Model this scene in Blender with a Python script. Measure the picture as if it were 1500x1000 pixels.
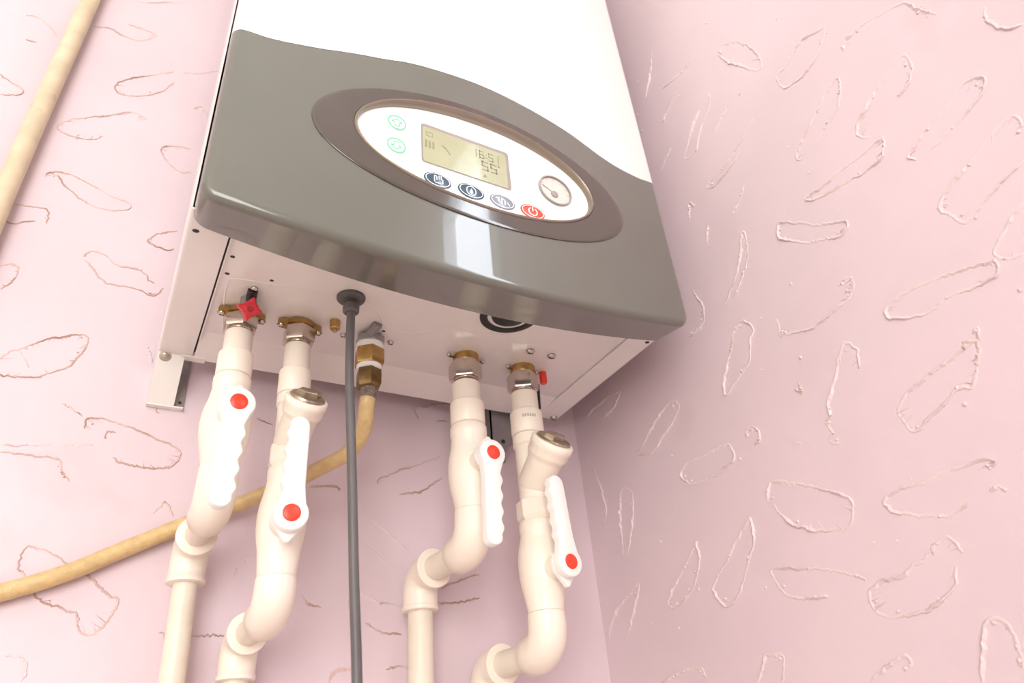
import bpy, bmesh, math, random
from mathutils import Vector, Matrix
random.seed(7)
for o in list(bpy.data.objects): bpy.data.objects.remove(o)
scene = bpy.context.scene
COL = scene.collection

# ------------------------------------------------------------------ camera
F_PX = 1029.59
YAW, PITCH, ROLL = 0.5518, 0.5602, -0.0963
CAM_POS = Vector((-0.0034, -0.6065, -0.3502))
cf = Vector((math.sin(YAW)*math.cos(PITCH), math.cos(YAW)*math.cos(PITCH), math.sin(PITCH)))
cr0 = Vector((math.cos(YAW), -math.sin(YAW), 0)); cu0 = cr0.cross(cf)
cr = math.cos(ROLL)*cr0 + math.sin(ROLL)*cu0
cu = -math.sin(ROLL)*cr0 + math.cos(ROLL)*cu0
cam_data = bpy.data.cameras.new('camera'); cam = bpy.data.objects.new('camera', cam_data); COL.objects.link(cam)
cam.matrix_world = Matrix(((cr.x, cu.x, -cf.x, CAM_POS.x), (cr.y, cu.y, -cf.y, CAM_POS.y), (cr.z, cu.z, -cf.z, CAM_POS.z), (0, 0, 0, 1)))
cam_data.sensor_width = 36.0; cam_data.lens = F_PX*36/1500; cam_data.clip_start = 0.01
cam_data.dof.use_dof = True; cam_data.dof.focus_distance = 0.58; cam_data.dof.aperture_fstop = 7.0
scene.camera = cam

# ------------------------------------------------------------------ world, lights, exposure
world = bpy.data.worlds.new('sky'); scene.world = world; world.use_nodes = True
bg = world.node_tree.nodes['Background']; bg.inputs[0].default_value = (0.75, 0.86, 1.0, 1); bg.inputs[1].default_value = 1.0
vs = scene.view_settings; vs.view_transform = 'Standard'; vs.look = 'None'; vs.gamma = 1.0; vs.use_curve_mapping = False
vs.exposure = 0.26
WALL_Y, WALL_X = 0.035, 0.47
ROOM_X0, ROOM_Y0, ROOM_Z0, ROOM_Z1 = -1.9, -2.4, -1.5, 1.15
WIN1 = (-1.85, -0.45, -0.85, 0.90)        # x0 x1 z0 z1 in the wall behind the camera
WIN2 = (-0.98, -0.64, 0.02, 0.74)     # y0 y1 z0 z1 in the right-hand wall
def daylight(name, loc, normal, sx, sy, radiance, color):
    l = bpy.data.lights.new(name, 'AREA'); l.shape = 'RECTANGLE'; l.size = sx; l.size_y = sy
    l.energy = radiance*math.pi*sx*sy; l.color = color
    o = bpy.data.objects.new(name, l); COL.objects.link(o); o.location = loc
    o.rotation_euler = Vector(normal).to_track_quat('-Z', 'Y').to_euler()
    return o
daylight('daylight_rear', ((WIN1[0]+WIN1[1])/2, ROOM_Y0-0.13, (WIN1[2]+WIN1[3])/2), (0, 1, 0), WIN1[1]-WIN1[0], WIN1[3]-WIN1[2], 7.9, (1.0, 0.97, 0.93))
daylight('daylight_side', (WALL_X+0.032, (WIN2[0]+WIN2[1])/2, (WIN2[2]+WIN2[3])/2), (-1, 0, 0), WIN2[1]-WIN2[0], WIN2[3]-WIN2[2], 10.0, (0.82, 0.91, 1.0))

# ------------------------------------------------------------------ materials
MATS = {}
def mat(name, color, rough=0.5, metal=0.0, var=0.06, vscale=30.0, bump=0.0, bscale=200.0, coat=0.0, dirt=None, spec=0.5, crough=0.05):
    m = bpy.data.materials.new(name); m.use_nodes = True; nt = m.node_tree; N = nt.nodes; L = nt.links
    b = N['Principled BSDF']; b.inputs['Roughness'].default_value = rough; b.inputs['Metallic'].default_value = metal
    b.inputs['Coat Weight'].default_value = coat; b.inputs['Coat Roughness'].default_value = crough
    b.inputs['Specular IOR Level'].default_value = spec
    tc = N.new('ShaderNodeTexCoord')
    n = N.new('ShaderNodeTexNoise'); n.inputs['Scale'].default_value = vscale; n.inputs['Detail'].default_value = 4
    L.new(tc.outputs['Object'], n.inputs['Vector'])
    r = N.new('ShaderNodeValToRGB'); r.color_ramp.elements[0].position = 0.3; r.color_ramp.elements[1].position = 0.7
    r.color_ramp.elements[0].color = (*[c*(1-var) for c in color], 1); r.color_ramp.elements[1].color = (*[min(1, c*(1+var)) for c in color], 1)
    L.new(n.outputs['Fac'], r.inputs['Fac']); out = r.outputs['Color']
    if dirt:
        dc, dscale, lo, hi, amt = dirt
        n2 = N.new('ShaderNodeTexNoise'); n2.inputs['Scale'].default_value = dscale; n2.inputs['Detail'].default_value = 6
        L.new(tc.outputs['Object'], n2.inputs['Vector'])
        r2 = N.new('ShaderNodeMapRange'); r2.inputs[1].default_value = lo; r2.inputs[2].default_value = hi; r2.inputs[4].default_value = amt
        L.new(n2.outputs['Fac'], r2.inputs[0])
        mx = N.new('ShaderNodeMix'); mx.data_type = 'RGBA'
        L.new(r2.outputs[0], mx.inputs[0]); L.new(out, mx.inputs[6]); mx.inputs[7].default_value = (*dc, 1); out = mx.outputs[2]
    L.new(out, b.inputs['Base Color'])
    if bump:
        n3 = N.new('ShaderNodeTexNoise'); n3.inputs['Scale'].default_value = bscale; n3.inputs['Detail'].default_value = 6; n3.inputs['Distortion'].default_value = 0.6
        L.new(tc.outputs['Object'], n3.inputs['Vector'])
        bp = N.new('ShaderNodeBump'); bp.inputs['Strength'].default_value = bump; bp.inputs['Distance'].default_value = 0.002
        L.new(n3.outputs['Fac'], bp.inputs['Height']); L.new(bp.outputs['Normal'], b.inputs['Normal'])
    MATS[name] = m; return m
PINK = (0.715, 0.575, 0.618)
mat('pink_paint', PINK, 0.42, var=0.035, vscale=7, bump=0.42, bscale=24, dirt=((0.50, 0.30, 0.24), 9, 0.66, 0.82, 0.25))
mat('pink_ridge', (0.75, 0.61, 0.62), 0.40, var=0.04, vscale=60, bump=0.3, bscale=300, dirt=((0.45, 0.24, 0.15), 26, 0.62, 0.74, 0.40))
mat('pink_ridge_dirty', (0.68, 0.50, 0.47), 0.45, var=0.05, vscale=60, bump=0.3, bscale=300, dirt=((0.36, 0.20, 0.12), 24, 0.45, 0.62, 0.75))
mat('ceiling_white', (0.82, 0.80, 0.75), 0.8)
mat('cream_wall', (0.78, 0.75, 0.68), 0.7)
mat('floor_tile', (0.60, 0.53, 0.46), 0.4)
mat('frame_white', (0.8, 0.8, 0.8), 0.35)
mat('white_enamel', (0.86, 0.85, 0.82), 0.28, var=0.015, vscale=12, coat=0.4)
mat('white_sheet', (0.82, 0.785, 0.75), 0.35, var=0.03, vscale=16, coat=0.6, crough=0.10)
mat('grey_gloss', (0.128, 0.127, 0.104), 0.30, var=0.03, vscale=14, coat=1.0, spec=0.35, crough=0.015)
mat('dark_oval', (0.075, 0.060, 0.050), 0.14, var=0.05, vscale=20, coat=0.6)
mat('bronze_rim', (0.30, 0.25, 0.20), 0.28, metal=0.5, var=0.05)
mat('panel_white', (0.88, 0.88, 0.88), 0.35, var=0.01)
mat('lcd_olive', (0.40, 0.40, 0.24), 0.25, var=0.06, vscale=25, coat=0.5)
mat('lcd_frame', (0.33, 0.28, 0.25), 0.4)
mat('lcd_ink', (0.27, 0.26, 0.16), 0.5)
mat('button_blue', (0.030, 0.075, 0.12), 0.3, coat=0.5)
mat('button_blue_sheen', (0.24, 0.27, 0.32), 0.3, coat=0.5, var=0.2, vscale=120)  # blue button with its reflection put into the colour, pale and mottled
mat('button_red', (0.80, 0.075, 0.035), 0.35)
mat('button_green', (0.20, 0.60, 0.36), 0.4)
mat('print_white', (0.85, 0.87, 0.88), 0.4, var=0.01)
mat('gauge_face', (0.74, 0.63, 0.57), 0.4, var=0.06, vscale=90)
mat('faint_print', (0.50, 0.46, 0.42), 0.5)
mat('gauge_grey', (0.33, 0.30, 0.29), 0.35)
mat('ppr_cream', (0.89, 0.795, 0.685), 0.38, var=0.02, vscale=25, bump=0.05, bscale=150)
mat('ppr_pipe', (0.80, 0.715, 0.60), 0.42, var=0.03, vscale=25, dirt=((0.55, 0.42, 0.28), 30, 0.62, 0.8, 0.3))
mat('handle_white', (0.88, 0.86, 0.82), 0.33, var=0.01)
mat('tap_red_shaded', (0.30, 0.006, 0.012), 0.4)  # knob red darkened to carry the shade of its hole
mat('cap_red', (0.80, 0.055, 0.025), 0.35)
mat('chrome', (0.62, 0.55, 0.49), 0.22, metal=1.0, var=0.08, vscale=120)
mat('screw_metal', (0.55, 0.52, 0.48), 0.25, metal=1.0)
mat('brass', (0.47, 0.29, 0.11), 0.32, metal=0.9, var=0.15, vscale=150)
mat('brass_dark', (0.22, 0.14, 0.06), 0.34, metal=0.85, var=0.2, vscale=150)
mat('plug_brass', (0.40, 0.33, 0.25), 0.33, metal=0.85, var=0.2, vscale=140)
mat('zinc', (0.36, 0.34, 0.33), 0.35, metal=0.8, var=0.1, vscale=90)
mat('ptfe', (0.86, 0.84, 0.82), 0.6)
mat('braid', (0.26, 0.22, 0.18), 0.5, metal=0.4, var=0.5, vscale=600, bump=0.8, bscale=900)
mat('hose_tan', (0.66, 0.47, 0.22), 0.30, var=0.12, vscale=140, bump=0.35, bscale=500, coat=0.3)
mat('cable_grey', (0.115, 0.105, 0.105), 0.42, var=0.06)
mat('black_rubber_and_shade', (0.015, 0.014, 0.014), 0.5)  # real rubber parts; also paints the dark of holes, slots and the panel gap
mat('bracket_grey', (0.27, 0.25, 0.25), 0.4, metal=0.3, var=0.15, vscale=40)
mat('tap_red', (0.52, 0.008, 0.016), 0.30, coat=0.4)
mat('old_pipe', (0.70, 0.58, 0.41), 0.45, var=0.10, vscale=45, bump=0.3, bscale=160, dirt=((0.30, 0.22, 0.15), 60, 0.64, 0.78, 0.5))
def glass_mat():
    m = bpy.data.materials.new('window_glass'); m.use_nodes = True; nt = m.node_tree; nt.nodes.clear()
    o = nt.nodes.new('ShaderNodeOutputMaterial'); mx = nt.nodes.new('ShaderNodeMixShader'); t = nt.nodes.new('ShaderNodeBsdfTransparent'); g = nt.nodes.new('ShaderNodeBsdfGlossy')
    g.inputs['Roughness'].default_value = 0.03; mx.inputs[0].default_value = 0.06
    nt.links.new(t.outputs[0], mx.inputs[1]); nt.links.new(g.outputs[0], mx.inputs[2]); nt.links.new(mx.outputs[0], o.inputs[0]); MATS['window_glass'] = m
glass_mat()

# ------------------------------------------------------------------ mesh helpers
V = Vector
def ortho(axis, hint=None):
    a = V(axis).normalized(); h = V(hint) if hint else (V((0, 0, 1)) if abs(a.z) < 0.9 else V((1, 0, 0)))
    u = (h - a*h.dot(a)).normalized(); return a, u, a.cross(u)
class MB:
    def __init__(s): s.v = []; s.f = []
    def add(s, vs, fs):
        n = len(s.v); s.v += [tuple(p) for p in vs]; s.f += [tuple(n+i for i in f) for f in fs]; return s
    def box(s, a, b):
        x0, y0, z0 = a; x1, y1, z1 = b
        return s.add([(x0,y0,z0),(x1,y0,z0),(x1,y1,z0),(x0,y1,z0),(x0,y0,z1),(x1,y0,z1),(x1,y1,z1),(x0,y1,z1)],
                     [(0,3,2,1),(4,5,6,7),(0,1,5,4),(1,2,6,5),(2,3,7,6),(3,0,4,7)])
    def rings(s, rings, closed=True, cap=(True, True)):
        n = len(rings[0]); vs = [p for r in rings for p in r]; fs = []
        for i in range(len(rings)-1):
            for j in range(n if closed else n-1):
                k = (j+1) % n; fs.append((i*n+j, i*n+k, (i+1)*n+k, (i+1)*n+j))
        if cap[0]: fs.append(tuple(range(n-1, -1, -1)))
        if cap[1]: fs.append(tuple((len(rings)-1)*n+j for j in range(n)))
        return s.add(vs, fs)
    def lathe(s, prof, origin, axis=(0, 0, -1), segs=40, hint=None, squash=1.0, cap=(True, True)):
        a, u, w = ortho(axis, hint); o = V(origin); R = []
        for r, t in prof:
            R.append([o + a*t + (u*math.cos(2*math.pi*j/segs) + w*math.sin(2*math.pi*j/segs)*squash)*max(r, 1e-5) for j in range(segs)])
        return s.rings(R, cap=cap)
    def tube(s, pts, rad, segs=24, caps=(True, True)):
        pts = [V(p) for p in pts]; n = len(pts); R = []
        T = [(pts[min(i+1, n-1)] - pts[max(i-1, 0)]).normalized() for i in range(n)]
        _, u, _ = ortho(T[0])
        for i in range(n):
            u = (u - T[i]*u.dot(T[i])).normalized(); w = T[i].cross(u); r = rad[i] if isinstance(rad, (list, tuple)) else rad
            R.append([pts[i] + (u*math.cos(2*math.pi*j/segs) + w*math.sin(2*math.pi*j/segs))*r for j in range(segs)])
        return s.rings(R, cap=caps)
    def prism(s, poly, o, eu, ev, en, depth, bevel=0.0):
        o, eu, ev, en = V(o), V(eu), V(ev), V(en); n = len(poly)
        def ring(d, ins):
            out = []
            for i in range(n):
                p0, p1, p2 = V(poly[i-1]), V(poly[i]), V(poly[(i+1) % n])
                e1, e2 = (p1-p0), (p2-p1)
                n1 = V((-e1.y, e1.x)); n2 = V((-e2.y, e2.x))
                m = (n1.normalized() if n1.length > 1e-9 else V((0, 0))) + (n2.normalized() if n2.length > 1e-9 else V((0, 0)))
                m = m.normalized() if m.length > 1e-6 else V((0, 0))
                q = p1 + m*ins; out.append(o + eu*q.x + ev*q.y + en*d)
            return out
        if bevel: R = [ring(0, 0), ring(depth-bevel, 0), ring(depth-bevel*0.35, bevel*0.35), ring(depth, bevel)]
        else: R = [ring(0, 0), ring(depth, 0)]
        return s.rings(R)
    def build(s, name, material, parent=None, angle=40):
        me = bpy.data.meshes.new(name); me.from_pydata(s.v, [], s.f)
        bm = bmesh.new(); bm.from_mesh(me); bmesh.ops.recalc_face_normals(bm, faces=bm.faces); bm.to_mesh(me); bm.free()
        me.materials.append(MATS[material])
        for p in me.polygons: p.use_smooth = True
        me.set_sharp_from_angle(angle=math.radians(angle))
        o = bpy.data.objects.new(name, me); COL.objects.link(o)
        if parent: o.parent = parent
        return o
def thing(name, label, cat, group=None):
    o = bpy.data.objects.new(name, None); COL.objects.link(o); o.empty_display_size = 0.02
    o['label'] = label; o['category'] = cat
    if group: o['group'] = group
    return o
def tag(o, label=None, cat=None, group=None, kind=None):
    for k, v in (('label', label), ('category', cat), ('group', group), ('kind', kind)):
        if v: o[k] = v
    return o
def bez(P, n=14):
    # Catmull-Rom through the points
    P = [V(p) for p in P]; out = []
    for i in range(len(P)-1):
        p0 = P[max(i-1, 0)]; p1 = P[i]; p2 = P[i+1]; p3 = P[min(i+2, len(P)-1)]
        for k in range(n):
            t = k/n
            out.append(0.5*((2*p1)+(p2-p0)*t+(2*p0-5*p1+4*p2-p3)*t*t+(3*p1-p0-3*p2+p3)*t**3))
    return out+[P[-1]]
def circ(r, n=32, rz=None, a0=0): return [(r*math.cos(a0+2*math.pi*i/n), (rz or r)*math.sin(a0+2*math.pi*i/n)) for i in range(n)]
RIGHT_STROKES=[[(-0.3209,0.3027),(-0.3293,0.3038),(-0.3449,0.2893),(-0.3556,0.2640),(-0.3602,0.2442),(-0.3571,0.2293),(-0.3467,0.2394),(-0.3316,0.2661),(-0.3218,0.2898),(-0.3209,0.3027)],[(-0.4254,0.2036),(-0.4071,0.2127),(-0.3895,0.2098),(-0.3784,0.2031),(-0.3705,0.2051),(-0.3666,0.1970),(-0.3712,0.1841),(-0.3818,0.1790),(-0.3934,0.1774),(-0.4124,0.1856),(-0.4254,0.2036)],[(-0.4298,0.1634),(-0.4348,0.1712),(-0.4537,0.1699),(-0.4736,0.1613),(-0.4859,0.1531),(-0.4929,0.1340),(-0.4995,0.1192)],[(-0.5244,0.0934),(-0.5217,0.0848),(-0.5237,0.0700),(-0.5291,0.0608),(-0.5365,0.0565)],[(-0.4189,0.0661),(-0.4099,0.0803),(-0.4264,0.0958),(-0.4470,0.1060),(-0.4657,0.1131),(-0.4681,0.0973),(-0.4612,0.0849),(-0.4483,0.0795)],[(-0.4393,0.0206),(-0.4355,0.0253),(-0.4393,0.0308),(-0.4571,0.0386),(-0.4760,0.0442),(-0.4914,0.0491),(-0.5014,0.0429),(-0.4983,0.0335),(-0.4843,0.0275),(-0.4661,0.0218),(-0.4493,0.0209)],[(-0.3719,0.1023),(-0.3849,0.1064),(-0.4012,0.1151),(-0.4136,0.1278),(-0.4161,0.1430),(-0.4023,0.1408),(-0.3817,0.1274),(-0.3595,0.1105),(-0.3550,0.1039),(-0.3590,0.0991)],[(-0.4259,0.0597),(-0.4076,0.0585),(-0.3847,0.0608),(-0.3696,0.0587),(-0.3504,0.0619),(-0.3486,0.0574),(-0.3661,0.0500),(-0.3923,0.0457),(-0.4139,0.0426),(-0.4218,0.0463),(-0.4259,0.0597)],[(-0.5046,-0.0118),(-0.5024,0.0006),(-0.4858,-0.0021),(-0.4615,-0.0119),(-0.4369,-0.0248),(-0.4395,-0.0351),(-0.4456,-0.0473),(-0.4505,-0.0476),(-0.4735,-0.0393),(-0.4944,-0.0337)],[(-0.3143,0.0579),(-0.3193,0.0580),(-0.3371,0.0424),(-0.3503,0.0284),(-0.3731,0.0152),(-0.3661,0.0063),(-0.3512,0.0126),(-0.3331,0.0223),(-0.3190,0.0361),(-0.3114,0.0481),(-0.3143,0.0579)],[(-0.4823,-0.0595),(-0.4674,-0.0677),(-0.4536,-0.0802),(-0.4559,-0.0877),(-0.4677,-0.0909)],[(-0.4516,-0.0845),(-0.4494,-0.0943),(-0.4317,-0.0945),(-0.4160,-0.0910),(-0.3968,-0.0930),(-0.3782,-0.0847),(-0.3714,-0.0767),(-0.3813,-0.0707),(-0.4038,-0.0707),(-0.4230,-0.0752),(-0.4399,-0.0816),(-0.4516,-0.0845)],[(-0.3481,-0.0299),(-0.3587,-0.0323),(-0.3557,-0.0437),(-0.3437,-0.0489),(-0.3260,-0.0508),(-0.3114,-0.0519),(-0.2854,-0.0421),(-0.2804,-0.0398),(-0.2821,-0.0247)],[(-0.3313,0.1842),(-0.3140,0.1753),(-0.2858,0.1641),(-0.2569,0.1617),(-0.2574,0.1554),(-0.2770,0.1530),(-0.3054,0.1644)],[(-0.2934,0.2695),(-0.2884,0.2499),(-0.2663,0.2299),(-0.2555,0.2141),(-0.2373,0.2188),(-0.2524,0.2389),(-0.2758,0.2583)],[(-0.3099,0.2259),(-0.2953,0.2206),(-0.2842,0.2112)],[(-0.2315,0.0221),(-0.2507,0.0367),(-0.2685,0.0610),(-0.2774,0.0795),(-0.2780,0.0621),(-0.2651,0.0387),(-0.2461,0.0237)],[(-0.2328,0.1537),(-0.2264,0.1592),(-0.2201,0.1400)],[(-0.2386,0.4150),(-0.2243,0.3789),(-0.2066,0.3540)],[(-0.2527,0.3136),(-0.2403,0.3036),(-0.2216,0.2941)],[(-0.2886,0.3317),(-0.2701,0.3298),(-0.2356,0.3396)],[(-0.2004,0.0632),(-0.2073,0.0372),(-0.1983,0.0181),(-0.1805,0.0187)],[(-0.2296,-0.0166),(-0.2378,-0.0063),(-0.2491,-0.0057),(-0.2558,-0.0175),(-0.2496,-0.0285),(-0.2413,-0.0456),(-0.2232,-0.0537),(-0.2071,-0.0615),(-0.2048,-0.0549),(-0.2151,-0.0384),(-0.2296,-0.0166)],[(-0.2239,0.2513),(-0.2115,0.2412),(-0.2003,0.2352)],[(-0.2419,0.1174),(-0.2334,0.0967)],[(-0.2963,0.1257),(-0.2848,0.1132),(-0.2695,0.1036)],[(-0.4191,-0.1225),(-0.4233,-0.1210),(-0.4213,-0.1305)],[(-0.3005,-0.1515),(-0.2913,-0.1461),(-0.2966,-0.1412),(-0.2940,-0.1312),(-0.3007,-0.1269),(-0.3004,-0.1193),(-0.3106,-0.1062),(-0.3219,-0.0906),(-0.3329,-0.0796),(-0.3407,-0.0919),(-0.3356,-0.1043)],[(-0.4204,-0.1300),(-0.4138,-0.1419),(-0.4044,-0.1549),(-0.3958,-0.1530),(-0.3780,-0.1596),(-0.3584,-0.1661),(-0.3524,-0.1581),(-0.3507,-0.1492),(-0.3601,-0.1402),(-0.3781,-0.1358),(-0.3924,-0.1327),(-0.4081,-0.1308),(-0.4129,-0.1255),(-0.4204,-0.1300)],[(0.0072,0.0166),(-0.0300,0.0213),(-0.0595,0.0175),(-0.0460,0.0045),(-0.0175,0.0005)],[(-0.1346,-0.0327),(-0.1130,-0.0400),(-0.0854,-0.0551),(-0.0708,-0.0646),(-0.0921,-0.0715),(-0.1175,-0.0615),(-0.1441,-0.0451),(-0.1346,-0.0327)],[(-0.1939,-0.1056),(-0.1695,-0.1038),(-0.1360,-0.1023),(-0.1262,-0.1091),(-0.1349,-0.1211),(-0.1619,-0.1262),(-0.1804,-0.1251),(-0.1974,-0.1204),(-0.1939,-0.1056)],[(-0.2185,-0.1688),(-0.2256,-0.1550),(-0.2411,-0.1587),(-0.2642,-0.1723),(-0.2801,-0.1822),(-0.2919,-0.1918),(-0.2909,-0.2019),(-0.2781,-0.2106),(-0.2463,-0.2006),(-0.2303,-0.1872),(-0.2226,-0.1732)],[(-0.3940,-0.2079),(-0.3966,-0.2044),(-0.3861,-0.2006),(-0.3676,-0.1998),(-0.3478,-0.1995),(-0.3295,-0.1989),(-0.3166,-0.2030),(-0.3212,-0.2120),(-0.3385,-0.2207),(-0.3539,-0.2253),(-0.3708,-0.2242)],[(-0.3859,-0.2206),(-0.3910,-0.2191),(-0.3956,-0.2230)],[(0.0192,-0.0316),(0.0057,-0.0623),(-0.0009,-0.0890),(0.0008,-0.1080),(0.0133,-0.1175)],[(-0.0171,-0.1580),(-0.0234,-0.1198),(-0.0328,-0.0907),(-0.0490,-0.0985),(-0.0440,-0.1265),(-0.0263,-0.1571)],[(-0.1270,-0.1745),(-0.1077,-0.1896),(-0.0853,-0.2058),(-0.0727,-0.2185),(-0.0871,-0.2232),(-0.1100,-0.2118),(-0.1260,-0.1915),(-0.1270,-0.1745)],[(-0.1966,-0.1748),(-0.1757,-0.1875),(-0.1586,-0.2004),(-0.1420,-0.2108),(-0.1343,-0.2206),(-0.1461,-0.2362),(-0.1654,-0.2280),(-0.1830,-0.2071),(-0.1947,-0.1932),(-0.1966,-0.1748)],[(-0.2823,-0.2499),(-0.2815,-0.2462),(-0.2667,-0.2387),(-0.2417,-0.2297),(-0.2051,-0.2200),(-0.2035,-0.2291),(-0.2098,-0.2412),(-0.2246,-0.2477),(-0.2492,-0.2516)],[(-0.3547,-0.2499),(-0.3503,-0.2388),(-0.3404,-0.2392),(-0.3356,-0.2445),(-0.3186,-0.2489),(-0.3090,-0.2531),(-0.2959,-0.2521),(-0.2810,-0.2578),(-0.2826,-0.2707),(-0.2990,-0.2764),(-0.3219,-0.2759),(-0.3391,-0.2693),(-0.3482,-0.2567)],[(0.0280,-0.2336),(0.0208,-0.2183),(-0.0016,-0.2027),(-0.0342,-0.1902),(-0.0226,-0.2107),(-0.0048,-0.2331)],[(-0.3350,-0.3218),(-0.3408,-0.3076),(-0.3511,-0.2921),(-0.3574,-0.2899),(-0.3626,-0.2944),(-0.3634,-0.3059),(-0.3615,-0.3183)],[(-0.1596,-0.2978),(-0.1718,-0.2847),(-0.1753,-0.2803),(-0.1905,-0.2828),(-0.1852,-0.3014)],[(-0.0440,-0.2820),(-0.0748,-0.2765),(-0.0975,-0.2771),(-0.1033,-0.2861)],[(-0.2604,-0.3106),(-0.2770,-0.3035),(-0.2917,-0.2995),(-0.2948,-0.3042),(-0.2875,-0.3092)],[(-0.2827,-0.0885),(-0.2826,-0.0981),(-0.2775,-0.0923)],[(-0.2164,-0.1088),(-0.2161,-0.1037),(-0.2266,-0.1035),(-0.2305,-0.1150),(-0.2210,-0.1189)]]
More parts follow.
